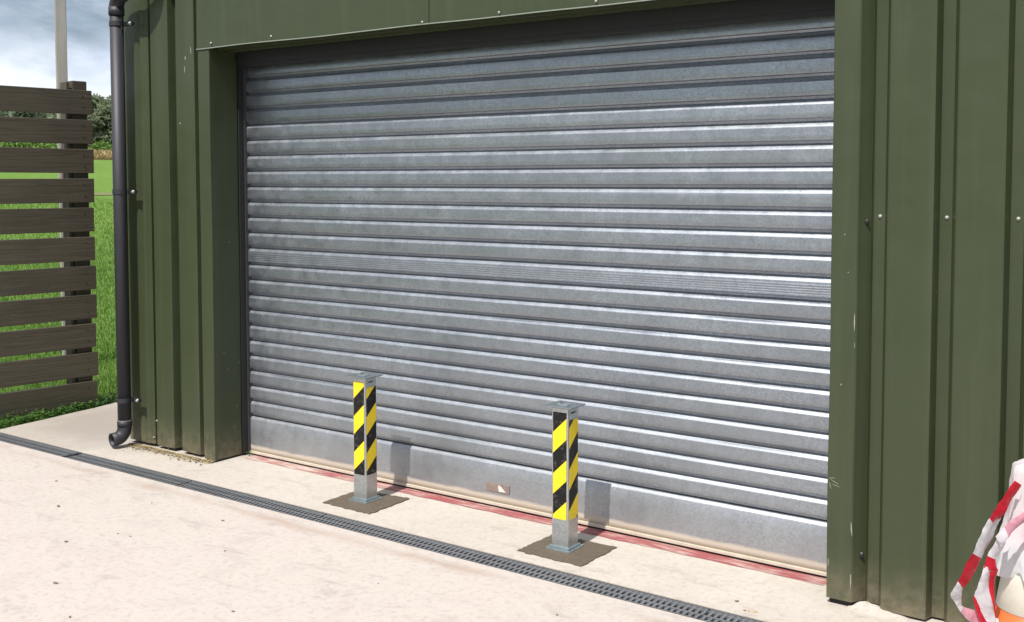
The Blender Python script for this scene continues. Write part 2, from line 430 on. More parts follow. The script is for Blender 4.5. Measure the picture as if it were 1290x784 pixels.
# header fascia: two overlapping sheets and a corner piece, with a drip lip
def fascia(x0, x1, y, z0, z1, name='fascia_sheet'):
    m = MB(); n = max(2, int((x1-x0)/.06)); zz = [z0, z0+.05, z0+.2, z1]
    for iz, z in enumerate(zz):
        for i in range(n+1):
            x = x0+(x1-x0)*i/n
            sag = .005*mnoise.noise(Vector((x*1.7, 1, 0))) if iz == 0 else 0
            m.v.append((x, y - .0035*mnoise.noise(Vector((x*1.9, z*3, 7))), z+sag))
    for k in range(3):
        for i in range(n): a = k*(n+1)+i; m.f.append((a, a+1, a+n+2, a+n+1)); m.m.append(0)
    o = part(m, name, M_GREEN_F); s = o.modifiers.new('t', 'SOLIDIFY'); s.thickness = .0014; s.offset = 1
fascia(.030, 1.583, YF-.005, 2.338, TOP)
fascia(1.560, 3.520, YF-.001, 2.338, TOP)
fascia(-.112, .050, YF-.001, 2.340, TOP, 'fascia_end_piece')
m = MB()
for i in range(60):
    xa = -.11+3.63*i/60; xb = -.11+3.63*(i+1)/60
    za = 2.3375+.005*mnoise.noise(Vector((xa*1.7,1,0))); zb = 2.3375+.005*mnoise.noise(Vector((xb*1.7,1,0)))
    y = YF-.0085
    m.quad((xa,y,za-.0035),(xb,y,zb-.0035),(xb,y,zb+.0015),(xa,y,za+.0015)); m.quad((xa,y,za-.0035),(xa,y+.012,za-.002),(xb,y+.012,zb-.002),(xb,y,zb-.0035))
part(m, 'drip_edge', M_EDGE)
# stepped soffit
m = MB()
sp = [(YF+.001, 2.336), (-.240, 2.352), (-.205, 2.351), (-.203, 2.334), (-.175, 2.334), (-.172, 2.345), (-.140, 2.344), (-.138, 2.325), (-.110, 2.325), (-.107, 2.335), (-.070, 2.334), (-.067, 2.314), (-.040, 2.312), (-.036, 2.36)]
for i in range(len(sp)-1):
    a, b = sp[i], sp[i+1]; m.quad((-.012,a[0],a[1]),(-.012,b[0],b[1]),(3.53,b[0],b[1]),(3.53,a[0],a[1]))
part(m, 'soffit', M_GREEN_F)
m = MB(); m.box(.007, 3.50, -.072, -.020, 2.247, 2.325); m.box(.007, 3.50, -.078, -.072, 2.262, 2.33); part(m, 'brush_shade_strip', M_BLACK)  # black band at the soffit, made deep to shade the slats below
# back of the building so that no light leaks in
m = MB(); m.box(-.84, 6.42, 5.9, 6.0, 0, TOP); m.box(6.40, 6.44, -.22, 6.0, 0, TOP); m.box(-.838, -.80, -.22, 6.0, 0.02, TOP)
part(m, 'rear_wall', M_GREEN)
m = MB(); m.box(-.82, 6.4, -.19, 1.2, 2.42, TOP); m.box(-.8, -.03, -.19, -.02, .01, 2.345); m.box(3.535, 6.4, -.188, -.02, .01, 2.345); part(m, 'wall_core', M_DARKHOLE)
m = MB(); m.poly([(-.95,-.36,2.99),(6.5,-.36,2.99),(6.5,6.1,3.9),(-.95,6.1,3.9)]); o = part(m, 'roof', M_GREEN); s = o.modifiers.new('t','SOLIDIFY'); s.thickness = .05; s.offset = 1
m = MB(); # half-round gutter
for k in range(13):
    a = math.pi*k/12
    for x in (-.98, 6.5): m.v.append((x, -.335+.07*math.cos(a), 2.965-.07*math.sin(a)))
for k in range(12): m.f.append((2*k,2*k+1,2*k+3,2*k+2)); m.m.append(0)
part(m, 'gutter', M_PVC, smooth=True)

# screws
def screw_mesh(r=.006, h=.006):
    m = MB(); r *= .8; m.lathe([(r*1.35,0),(r*1.35,.0012),(r*.95,.0014),(r*.95,h*.7),(r*.6,h),(0.0001,h)], 12); return m
def add_screw(x, y, z, mat=M_SCREW, r=.006):
    o = screw_mesh(r).build('screw', mat, shed, smooth=True)
    o.rotation_euler = (R(90), 0, 0); o.location = Vector((x, y, z)) - SL
for x, z in ((.018,2.362),(.504,2.362),(1.545,2.348),(1.994,2.353),(2.50,2.355),(2.847,2.354),(3.2,2.36)): add_screw(x, YF-.008, z, M_SCREW, .006)
for x in (3.676, 3.911, 4.146, 4.381, 4.616): add_screw(x, YV-.0005, 1.466, M_SCREW, .0075)
add_screw(3.637, YC+.010, 1.447, M_SCREWD, .011); add_screw(3.637, YC+.010, .196, M_SCREWD, .012)
for x, z in ((-.57, .165), (-.60, .06), (-.30, 1.93)): add_screw(x, YC-.001, z, M_SCREW, .005)
# pale paint chips on the first sheet and the jamb (flat flakes of bare metal)
def chips(seed, spots):
    rnd = random.Random(seed); cm = m_plain('bare_chip', (.26,.26,.20), .6)
    for x, y, z, w, h, rot in spots:
        pts = []; m = MB()
        for k in range(8):
            a = 2*math.pi*k/8; rr = rnd.uniform(.6, 1.1)
            px, pz = w*math.cos(a)*rr, h*math.sin(a)*rr
            pts.append((x+px*math.cos(rot)-pz*math.sin(rot), y, z+px*math.sin(rot)+pz*math.cos(rot)))
        m.poly(pts); part(m, 'paint_chip', cm)
chips(3, [(-.196,-.2395,2.34,.0035,.030,.1),(-.252,-.2395,2.235,.0035,.022,-.1),(-.246,-.2395,2.30,.0045,.012,0),
          (3.545,-.2655,.47,.0014,.02,1.1),(3.555,-.2655,.455,.0012,.022,1.35),(3.535,-.2655,.482,.0012,.016,1.7),(3.53,-.2655,.452,.0012,.015,.3),
          (3.611,-.2655,1.075,.0022,.035,0),(3.613,-.2655,.99,.0016,.012,0),(3.612,-.2655,.30,.003,.03,.1),(3.612,-.2655,.10,.0022,.035,0),
          (3.585,-.2655,1.26,.003,.003,0),(3.57,-.2655,1.40,.003,.003,0),(3.565,-.2655,.84,.003,.004,0),(3.526,-.2655,.16,.002,.02,0)])
# flecks on the shaded reveal
cm = m_plain('fleck', (.22,.21,.17), .6)
for y, z in ((-.16,.52),(-.10,.30),(-.19,.62),(-.08,.55),(-.14,1.25),(-.12,.18)):
    m = MB(); m.quad((-.0085,y-.003,z-.003),(-.0085,y+.003,z-.004),(-.0085,y+.003,z+.003),(-.0085,y-.002,z+.004)); part(m, 'paint_chip', cm)


# ---- roller shutter
W = 3.4348; Z22 = .2261; PI_ = .08882; EX = .0066
shutter = None
def zj(i): return Z22 + (22-i)*PI_ + (EX if i < 12 else 0)
def slat_prof(zt, zb, ridged=False):
    h = zt-zb
    q = [(zt-.0005, .0110), (zt-.0022, .0060), (zt-.0030, -.0012), (zt-.0044, -.0028), (zt-.0150, -.0110), (zt-.0172, -.0123), (zt-.0205, -.0125)]
    if ridged:
        for k in range(5):
            c = zt-.032-k*.010; q += [(c+.0028, -.0116), (c, -.0138), (c-.0028, -.0116)]
    else:
        q += [(zt-.036, -.0122), (zt-h*.55, -.0126)]
    q += [(zb+.0200, -.0125), (zb+.0182, -.0114), (zb+.0158, -.0035), (zb+.0138, .0002), (zb+.0060, .0012), (zb+.0030, .0060), (zb+.0012, .0110)]
    return q
m = MB()
prof = []
for i in range(-4, 22): prof += slat_prof(zj(i), zj(i+1), i == 11)
nx = 90; n = len(prof)
for k in range(nx+1):
    x = -.004 + (W+.045)*k/nx
    for j, (z, y) in enumerate(prof):
        sl = j//14 if j < 14*15 else j//14
        ti = .035*mnoise.noise(Vector((x*.45, sl*7.31, 3)))*((z/PI_ - .5) % 1 - .5)*PI_
        dz = .0013*mnoise.noise(Vector((x*.9, z*11, 2))) ; dy = .0016*mnoise.noise(Vector((x*1.8, round(z/PI_)*3.1, 9))) + .003*mnoise.noise(Vector((x*.8, z*1.2, 4)))
        m.v.append((x, y+dy+ti+(.25*max(0, z-2.10)**1.4), z+dz))
for k in range(nx):
    for j in range(n-1): m.f.append((k*n+j, k*n+j+1, (k+1)*n+j+1, (k+1)*n+j)); m.m.append(0)
shutter = part(m, 'roller_shutter', M_SHUT, smooth=True)
tag(shutter, 'galvanised roller shutter curtain of horizontal slats')
def spart(mb, name, mat, **kw): return mb.build(name, mat, shutter, **kw)
# bottom rail: a tall flat plate
m = MB(); bp = [(Z22-.0005,.010),(Z22-.0026,.004),(Z22-.0034,-.002),(Z22-.0050,-.0040),(Z22-.0150,-.0120),(Z22-.0180,-.0136),(.14,-.0140),(.045,-.0140),(.022,-.0145),(.020,.010)]
n = len(bp)
for k in range(nx+1):
    x = -.004+(W+.045)*k/nx
    for z, y in bp: m.v.append((x, y+.0022*mnoise.noise(Vector((x*2.2, z*6, 1))), z))
for k in range(nx):
    for j in range(n-1): m.f.append((k*n+j, k*n+j+1, (k+1)*n+j+1, (k+1)*n+j)); m.m.append(0)
spart(m, 'bottom_rail', M_SHUT, smooth=True)
m = MB(); m.box(-.002, W+.032, -.024, .006, .0095, .0235); spart(m, 'foot_angle', m_plain('dusty_angle', (.50,.44,.36), .7, .1), bevel=.0015)
m = MB(); m.box(-.002, W+.032, -.018, .004, .0015, .0090); spart(m, 'rubber_seal', M_BLACK)
# worn maker's plate on the rail
m = MB(); m.box(1.727, 1.868, -.0185, -.012, .076, .117); pl = spart(m, 'maker_plate', M_LABEL, bevel=.001)
m = MB(); m.poly([(1.800,-.0192,.110),(1.815,-.0192,.111),(1.848,-.0192,.082),(1.806,-.0192,.080)]); spart(m, 'label_scrap', M_LABEL2)
# side guides
m = MB()
m.box(-.010, .000, -.064, .16, .012, 2.41, 0)
part(m, 'shutter_guide', M_BLACK)
m = MB(); m.box(.0005, .006, -.030, .16, .012, 2.41); part(m, 'guide_lip', m_plain('grey_guide', (.06,.06,.065), .5, .4))
m = MB(); m.box(W+.034, W+.05, -.055, .02, .012, 2.33, 0); part(m, 'shutter_guide', M_BLACK)

# ------------------------------------------------------------------ downpipe
dp = thing('downpipe', 'dark grey plastic downpipe fixed to the far corner of the green shed', 'downpipe', (-.755, -.33, 0))
rr = .0395
m = MB(); m.tube([(0,0,.105),(0,0,2.59)], rr, 28); m.build('pipe', M_PVC, dp, smooth=True)
def bend(a, b, c, n=8):
    a, b, c = Vector(a), Vector(b), Vector(c)
    return [a*(1-t)**2 + b*2*t*(1-t) + c*t*t for t in [k/n for k in range(n+1)]]
m = MB(); m.tube([(0,0,2.575),(0,0,2.622)], rr+.006, 28); m.tube([(0,0,2.605)] + bend((0,0,2.612),(0,0,2.665),(.070,-.012,2.682)) + [(.21,-.02,2.725)], rr+.003, 28)
m.tube([(.165,-.018,2.711),(.215,-.02,2.727)], rr+.007, 28); m.tube([(.20,-.02,2.722)] + bend((.21,-.02,2.725),(.29,-.02,2.77),(.29,-.01,2.84)) + [(.29,-.005,2.93)], rr+.002, 28)
m.build('swan_neck', M_PVC, dp, smooth=True)
# shoe: short collar, then a kicked-out open mouth
m = MB(); m.tube([(0,0,.125),(0,0,.160)], rr+.004, 28)
path = [(0,0,.155),(0,0,.13)] + bend((0,0,.125),(-.001,-.004,.064),(-.010,-.050,.055), 8) + [(-.016,-.082,.053)]
m.tube(path, rr+.0015, 28, cap=False); sh = m.build('shoe', M_PVC, dp, smooth=True)
s = sh.modifiers.new('t','SOLIDIFY'); s.thickness = .004; s.offset = -1
m = MB(); m.tube([(0,0,.1605),(0,0,.1635)], rr+.0046, 28); m.build('collar_ring', m_plain('scuffed_pvc', (.22,.21,.2), .6), dp, smooth=True)
for z in (2.525, 1.535, .285):
    m = MB(); m.tube([(0,0,z-.014),(0,0,z+.014)], rr+.004, 28); m.box(.035,.098,.030,.050,z-.010,z+.010); m.box(.020,.050,.020,.046,z-.012,z+.012)
    b = m.build('bracket', M_PVC, dp)
    sm = screw_mesh(.010, .012); sc_ = sm.build('screw', M_SCREW, b, smooth=True); sc_.rotation_euler = (R(90),0,R(20)); sc_.location = (.088,.029,z)

# ------------------------------------------------------------------ drain with two gratings
dr = thing('drain_channel', 'long slotted metal drain channel set across the concrete in front of the shutter', 'drain', (1.5, (DY0+DY1)/2, 0))
X0, X1 = -4.0-1.5, 7.5-1.5; hw = (DY1-DY0)/2
X0 = -3.28
m = MB(); m.box(X0, X1, -hw+.001, -hw+.005, -.12, -.0025); m.box(X0, X1, hw-.005, hw-.001, -.12, -.0025); m.box(X0, X1, -hw+.005, hw-.005, -.12, -.10)
m.build('channel_body', M_DARKHOLE, dr)
def grating(x0, x1):
    m = MB(); z0, z1 = -.020, -.004; h = hw-.006
    m.box(x0, x1, -h, -h+.009, z0, z1); m.box(x0, x1, h-.005, h, z0, z1+.001); m.box(x0, x1, h-.022, h-.014, z0, z1); m.box(x0, x1, -.012, -.003, z0, z1-.0005)
    k = x0+.006; q = 0
    while k < x1-.012:
        m.box(k, k+.0115, -h+.009, -.012, z0, z1-.001)
        m.box(k+.006, k+.0175, -.003, h-.022, z0, z1-.001)
        m.box(k+.003, k+.016, h-.014, h-.005, z0, z1-.0012)
        k += .0250; q += 1
    return m.build('grating', M_GRATE, dr)
for a, b in ((X0+.01, -2.362), (-2.352+.02, -1.332), (-1.322, -.325), (-.318, .678), (.684, 1.68), (1.686, 2.68), (2.686, 3.68), (3.686, 4.68), (4.686, 5.9)): grating(a, b)
# the dark open joint between two gratings
m = MB(); m.box(-2.365, -2.330, -hw+.006, hw-.006, -.022, -.0015); m.build('joint_bar', M_BLACK, dr)

# ------------------------------------------------------------------ bollards and their mortar patches
def rrect(w0, w1, h0, h1, r, n=5, corners=(1,1,1,1)):
    pts = []
    for (cx, cy, a0, on) in ((w1-r,h1-r,0,corners[0]),(w0+r,h1-r,90,corners[1]),(w0+r,h0+r,180,corners[2]),(w1-r,h0+r,270,corners[3])):
        if not on:
            sx = 1 if a0 in (0,270) else -1; sy = 1 if a0 in (0,90) else -1
            pts.append((cx+sx*r, cy+sy*r)); continue
        for k in range(n+1):
            a = R(a0+90*k/n); pts.append((cx+r*math.cos(a), cy+r*math.sin(a)))
    return pts
def tape(parent, face, z0, z1, phase, hwid, r, corners):
    """reflective strip on one face; UV.y carries the diagonal stripes"""
    w = .034; pts = rrect(-w, w, z0, z1, r, 5, corners)
    m = MB()
    if face == 'front': P = [(u, -hwid-.0012, z) for u, z in pts]
    else: P = [(hwid+.0012, u, z) for u, z in pts]
    m.poly(P); o = m.build('reflective_strip', M_STRIPE, parent)
    uv = o.data.uv_layers.new(name='UVMap')
    for li, (u, z) in zip(range(len(pts)), pts):
        uu = u+w if face == 'front' else u-w
        uv.data[li].uv = (0, (z - .95*uu - phase)/.18)
    s = o.modifiers.new('t','SOLIDIFY'); s.thickness = .0008; s.offset = 0
    return o
def bollard(x, y, label, ph_f, ph_r, top_f, top_r, rnd):
    t = thing('bollard', label, 'bollard', (x, y, 0), 'square security bollards in front of the shutter')
    h = .0425
    m = MB(); m.box(-h, h, -h, h, .004, .628); m.build('post', M_GALV, t, bevel=.006)
    tape(t, 'front', .141, top_f, ph_f, h, .004, (1,1,1,1)); tape(t, 'right', .141, top_r, ph_r, h, .014 if rnd else .004, (0,1,0,1) if rnd else (1,1,1,1))
    m = MB(); m.box(-.068, .066, -.062, .062, .628, .634); tp = m.build('top_plate', M_PLATE, t, bevel=.002)
    m = MB(); m.box(-.012, .030, -.035, .012, .634, .6385); m.box(-.030,-.016,-.020,-.006,.634,.640)
    m.build('lock_cover', m_plain('zinc_lock', (.42,.50,.50), .3, .8), t, bevel=.001)
    m = MB(); m.box(-.040, -.004, .018, .022, .6342, .6352); m.build('slot', M_BLACK, tp)
    m = MB(); m.box(h, h+.0012, -.020, .014, .601, .607); m.build('lock_slot', M_BLACK, t)
    # ground socket: low frame with a raised rim round the post
    m = MB(); a = .060
    m.box(-a, a, -a, a, .003, .0075)
    for q in ((-a, a, -a, -a+.006), (-a, a, a-.006, a), (-a, -a+.006, -a+.006, a-.006), (a-.006, a, -a+.006, a-.006)): m.box(*q, .0075, .0125)
    m.box(-h-.006, h+.006, -h-.006, -h-.001, .0075, .022); m.box(h+.001, h+.006, -h-.001, h+.006, .0075, .022)
    m.build('ground_socket', m_galv('zinc_socket', (.46,.54,.56), .8, .3, 120), t, bevel=.001)
    return t
bollard(1.187, -.303, 'galvanised bollard with yellow at the top of its front stripes, nearer the downpipe', .34, .408, .604, .578, True)
bollard(2.385, -.325, 'galvanised bollard with black at the top of its front stripes, nearer the taped cone', .427, .337, .606, .574, False)
def mortar(pts, label, seed):
    m = MB(); q = jag(pts, .0055, .016, seed); cx = sum(p[0] for p in q)/len(q); cy = sum(p[1] for p in q)/len(q)
    m.v.append((cx, cy, .006)); n = len(q)
    for f, z in ((.55, .0070), (.975, .0064), (1.0, .0050), (1.0, -.002)):
        for k, p in enumerate(q): m.v.append((cx+(p[0]-cx)*f, cy+(p[1]-cy)*f, z+.001*mnoise.noise(Vector((p[0]*30*f,p[1]*30,seed)))))
    for k in range(n): m.f.append((0, 1+k, 1+(k+1)%n)); m.m.append(0)
    for r_ in range(3):
        for k in range(n):
            k2 = (k+1)%n; a = 1+r_*n; b = 1+(r_+1)*n
            m.f.append((a+k, b+k, b+k2, a+k2)); m.m.append(0)
    tag(m.build('mortar_patch', M_MORTAR), label, 'mortar patch', 'mortar patches around the bollards')
mortar([(1.043,-.459),(1.362,-.463),(1.354,-.160),(1.043,-.195)], 'damp brown mortar patch around the bollard nearer the downpipe', 1)
mortar([(2.236,-.474),(2.560,-.477),(2.568,-.190),(2.243,-.200)], 'damp brown mortar patch around the bollard nearer the taped cone', 2)

# ------------------------------------------------------------------ slatted fence
fa = R(7.3); fu = Vector((-math.sin(fa), -math.cos(fa), 0)); fn = Vector((math.cos(fa), -math.sin(fa), 0))   # along the fence towards the viewer / facing the yard
fence = thing('slatted_fence', 'dark brown stained fence of wide horizontal boards beside the lawn', 'fence', (-1.98, .33, 0))
FM = Matrix(((fu.x, fn.x, 0, 0), (fu.y, fn.y, 0, 0), (0, 0, 1, 0), (0,0,0,1)))
FL = 4.2
for k in range(11):
    z0 = .006 + k*.2060; m = MB(); rnd = random.Random(k)
    e = rnd.uniform(.012, .026); tl = rnd.uniform(-.006, .006)
    m.box(e, FL, -.024, -.002, z0, z0+.169)
    for i, v in enumerate(m.v):
        m.v[i] = (v[0], v[1]+rnd.uniform(-.002,.002), v[2]+tl*(v[0]-.0)/FL*3)
    m.v = [tuple(FM @ Vector(v)) for v in m.v]
    bo = m.build('board', M_FENCE, fence, bevel=.003)
    for uu, zz in ((.085, .045), (.090, .125)):
        q = MB(); q.lathe([(.0045,0),(.0045,.0012),(.0001,.0016)], 10); nb = q.build('nail', M_SCREWD, bo); nb.matrix_local = FM.to_4x4() @ Matrix.Translation((uu, -.0015, z0+zz)) @ Matrix.Rotation(R(-90), 4, 'X')
for u, w, top in ((.045, .105, 2.30), (.172, .022, 2.29), (1.9, .1, 2.30), (3.8, .1, 2.30)):
    m = MB(); m.box(u, u+w, -.125, -.026, -.1, top); m.v = [tuple(FM @ Vector(v)) for v in m.v]; m.build('post', M_FPOST, fence, bevel=.004)
m = MB(); m.box(-.045, .045, -.045, .045, -.1, 5.2)
o = m.build('timber_pole', M_POLE, bevel=.006); o.location = (-3.86, 1.26, 0); o.rotation_euler = (0,0,R(62))
tag(o, 'tall pale weathered timber pole standing behind the slatted fence', 'pole')

# ------------------------------------------------------------------ vegetation
def leaf_quads(m, c, size, n, spread, rnd, up=.35):
    for _ in range(n):
        while True:
            d = Vector((rnd.uniform(-1,1), rnd.uniform(-1,1), rnd.uniform(-1,1)))
            if d.length < 1: break
        p = c + Vector((d.x*spread[0], d.y*spread[1], d.z*spread[2]))
        a = Vector((rnd.gauss(0,1), rnd.gauss(0,1), rnd.gauss(0,1)*.6)).normalized(); b = a.cross(Vector((rnd.gauss(0,1), rnd.gauss(0,1), rnd.gauss(0,1)))).normalized()
        s = size*rnd.uniform(.6, 1.3)
        m.quad(p-a*s, p+b*s*.45, p+a*s, p-b*s*.45)
def at(px, dist):
    """world xy at a bearing given in photo columns, a horizontal distance from the viewpoint"""
    d = Vector((rx.x*(px-645)/1361.8+fw.x, rx.y*(px-645)/1361.8+fw.y)).normalized()
    q = CAMP.xy + d*dist; return q.x, q.y
def tree(px, dist, hh, rad, mat, label, seed, leaf=.22):
    rnd = random.Random(seed); x, y = at(px, dist); z = hgt(x, y)-.05
    t = thing('tree', label, 'tree', (x, y, z), 'trees beyond the lawn')
    m = MB(); m.tube([(0,0,0),(.05,0,hh*.3),(.0,.1,hh*.6),(0,0,hh*.85)], [.16,.13,.09,.03], 8)
    for k in range(7):
        a = rnd.uniform(0, 6.28); z0 = hh*rnd.uniform(.2,.6); l = rad*rnd.uniform(.6,1)
        m.tube([(0,0,z0),(math.cos(a)*l*.5, math.sin(a)*l*.5, z0+.35*l),(math.cos(a)*l, math.sin(a)*l, z0+.9*l)], [.06,.04,.015], 6)
    m.build('trunk', M_BARK, t, smooth=True)
    m = MB()
    for k in range(44):
        a = rnd.uniform(0, 6.28); f = rnd.uniform(.06, 1.0); rr_ = rad*math.sqrt(rnd.random())*(1.05-.75*max(0, f-.45)/.55)
        c = Vector((math.cos(a)*rr_, math.sin(a)*rr_, hh*f)); s = rad*rnd.uniform(.22, .42)
        leaf_quads(m, c, leaf, 170, (s, s, s*.8), rnd)
    m.build('crown', mat, t)
tree(128, 70, 3.5, 2.0, M_TREE, 'grey green leafy tree showing between the fence end and the downpipe', 21)
tree(146, 76, 3.7, 1.9, M_TREE2, 'dark green tree rising behind the downpipe', 22)
tree(108, 77, 3.0, 2.2, M_TREE2, 'dark green tree just behind the end of the fence', 23)
tree(66, 74, 2.8, 2.6, M_TREE, 'grey green tree seen through the fence gap beside the timber pole', 24)
tree(22, 73, 2.8, 2.6, M_TREE2, 'dark green tree seen through the fence gaps farthest from the shed', 25)
tree(-20, 75, 3.0, 2.6, M_TREE, 'grey green tree at the outer end of the tree row', 26)
def bush(px, dist, hh, rad, label, seed):
    rnd = random.Random(seed); x, y = at(px, dist); z = hgt(x, y)-.05
    m = MB()
    for k in range(26):
        a = rnd.uniform(0, 6.28); r_ = rad*math.sqrt(rnd.random()); c = Vector((math.cos(a)*r_, math.sin(a)*r_, hh*rnd.uniform(.15,.85)*(1.1-.5*r_/rad)))
        leaf_quads(m, c, .13, 110, (.35,.35,.28), rnd)
    t = thing('bush', label, 'bush', (x, y, z), 'bushes at the top of the lawn'); m.build('foliage', M_BRAMBLE, t)
    m = MB(); m.tube([(0,0,0),(.03,.02,hh*.6)], [.05,.02], 6); m.build('stem', M_BARK, t)
bush(130, 66, 1.35, 1.5, 'bright green bush between the dry stalks and the grey green tree', 31)
bush(158, 66.5, 1.3, 1.5, 'bright green bush partly behind the downpipe', 32)
bush(95, 66, 1.2, 1.6, 'bright green bush behind the fence end', 33)
bush(45, 66, 1.1, 1.7, 'bright green bush seen through the second fence gap', 34)
bush(5, 66, 1.1, 1.7, 'bright green bush at the outer end of the bush row', 35)
# dry stalks in a low bank at the top of the lawn
m = MB(); rnd = random.Random(5)
for k in range(9000):
    px = rnd.uniform(-30, 190); ds = rnd.uniform(60.5, 63.5); x, y = at(px, ds); z = hgt(x, y)-.05
    h_ = rnd.uniform(.25, .62)*(.5+.5*math.sin((ds-60.5)/3*math.pi)); a = rnd.uniform(0, 6.28); l = rnd.uniform(.1,.45)
    dx, dy = math.cos(a), math.sin(a); w = .014
    m.quad((x-dy*w, y+dx*w, z), (x+dy*w, y-dx*w, z), (x+dx*l+dy*w, y+dy*l-dx*w, z+h_), (x+dx*l-dy*w, y+dy*l+dx*w, z+h_))
tag(m.build('dry_grass', M_STRAW), 'pale straw coloured dry stalks along the top of the lawn', 'dry grass', kind='stuff')
# lawn blades near the fence
m = MB(); rnd = random.Random(8); cnt = 0
while cnt < 52000:
    px = rnd.uniform(-60, 175); ds = 6.7 + 34*rnd.random()**2.3; x, y = at(px, ds)
    # keep off the concrete
    ex = -1.80 - max(0, (y+.55))*.155
    if x > ex-.015: continue
    if x > -.9 and y > -.6: continue
    h_ = rnd.uniform(.025, .062)*(1+ds*.02); a = rnd.uniform(0, 6.28); l = h_*rnd.uniform(.2,.9); w = .0022*(1+ds*.10)
    z = -.035 + hgt(x, y)
    dx, dy = math.cos(a), math.sin(a); i = len(m.v)
    m.v += [(x-dy*w, y+dx*w, z), (x+dy*w, y-dx*w, z), (x+dx*l, y+dy*l, z+h_)]; m.f.append((i, i+1, i+2)); m.m.append(0); cnt += 1
tag(m.build('grass', M_BLADE), 'short green grass blades beside the fence', 'grass', kind='stuff')
# broad-leaved weeds along the concrete edge under the fence
m = MB(); rnd = random.Random(9)
for k in range(2600):
    t_ = rnd.uniform(-.2, 1.0); y = .30 - t_*1.0; x = -1.80-max(0,(y+.55))*.13 - abs(rnd.gauss(0, .10)) - .01
    p = Vector((x, y, -.02 + rnd.random()**2*.07)); a = rnd.uniform(0, 6.28); s = rnd.uniform(.006,.015)
    d = Vector((math.cos(a), math.sin(a), rnd.uniform(-.2,.6))); b = Vector((-math.sin(a), math.cos(a), rnd.uniform(-.3,.3)))
    m.quad(p-d*s, p+b*s*.8, p+d*s, p-b*s*.8)
tag(m.build('ground_cover', M_CLOVER), 'low leafy weeds between the fence foot and the concrete edge', 'weeds', kind='stuff')
# a seedling in the corner of the shutter
m = MB(); rnd = random.Random(4)
for k in range(26):
    a = rnd.uniform(0, 6.28); p = Vector((rnd.gauss(0,.010), rnd.gauss(0,.008), rnd.uniform(.004,.032))); s = rnd.uniform(.003,.007)
    d = Vector((math.cos(a), math.sin(a), rnd.uniform(0,.6))); b = Vector((-math.sin(a), math.cos(a), .2)); m.quad(p-d*s, p+b*s*.6, p+d*s, p-b*s*.6)
m.tube([(0,0,0),(.002,0,.03)], .001, 5)
o = m.build('seedling', M_CLOVER); o.location = (.035, -.05, .002); tag(o, 'tiny green weed at the shutter corner by the reveal', 'weed')

# ------------------------------------------------------------------ loose bits on the concrete
def stone(x, y, s, label, seed, group='stone chips on the concrete', mat=M_STONE):
    s *= .8
    bm = bmesh.new(); bmesh.ops.create_icosphere(bm, subdivisions=2, radius=1); rnd = random.Random(seed); o3 = Vector((seed*3.7, 1, 2))
    for v in bm.verts: v.co *= 1 + .45*mnoise.noise(v.co*1.3+o3)
    sx, sy, sz = s*rnd.uniform(.9,1.6), s*rnd.uniform(.6,.9), s*rnd.uniform(.35,.55)
    for v in bm.verts: v.co = Vector((v.co.x*sx, v.co.y*sy, v.co.z*sz))
    me = bpy.data.meshes.new('stone_chip'); bm.to_mesh(me); bm.free(); me.materials.append(mat)
    o = bpy.data.objects.new('stone_chip', me); COL.objects.link(o); o.location = (x, y, sz*.6); o.rotation_euler = (0,0,rnd.uniform(0,3.1)); tag(o, label, 'stone', group)
stone(3.24, -.45, .010, 'dark stone chip between the drain and the shutter, near the green jamb', 1)
stone(3.325, -.505, .013, 'light brown stone chip right at the drain edge near the green jamb', 2, mat=m_plain('tan_stone', (.36,.29,.2), .85))
stone(3.30, -.515, .007, 'small crumb beside the light brown stone chip at the drain', 7)
small = 'small dark stone chip lying on the open concrete yard'
for k, (x, y, s) in enumerate([(.02,-1.25,.010),(.53,-1.53,.010),(.70,-1.32,.006),(.95,-1.84,.009),(.86,-.93,.008),(.62,-1.33,.005),(1.2,-1.2,.006),(1.75,-1.62,.006),
                               (2.1,-1.75,.007),(1.55,-1.9,.006),(2.4,-1.4,.006),(2.0,-1.1,.005),(.35,-.95,.006),(-.4,-1.0,.007),(1.3,-2.0,.007),(2.75,-.95,.006),(2.9,-1.5,.006)]):
    stone(x, y, s, small, 20+k)
# dry debris and crumbs at the foot of the cladding
m = MB(); rnd = random.Random(12)
for k in range(620):
    x = rnd.uniform(-.78, -.02); y = -.262 - abs(rnd.gauss(0, .035)) ; z = .003+rnd.random()*.010
    if k % 3: 
        a = rnd.gauss(0,.5)+(math.pi if rnd.random()<.5 else 0); l = rnd.uniform(.008,.035); w = .0011
        d = Vector((math.cos(a), math.sin(a), rnd.uniform(-.1,.2))); b = Vector((-math.sin(a), math.cos(a), 0)); p = Vector((x,y,z))
        m.quad(p-d*l-b*w, p-d*l+b*w, p+d*l+b*w, p+d*l-b*w, 0)
    else:
        s = rnd.uniform(.002,.006); m.box(x-s, x+s, y-s*.7, y+s*.7, .001, .001+s, 1)
tag(m.build('debris', [M_STRAW, M_STONE]), 'dry stalks and crumbs gathered at the foot of the green cladding', 'debris', kind='stuff')
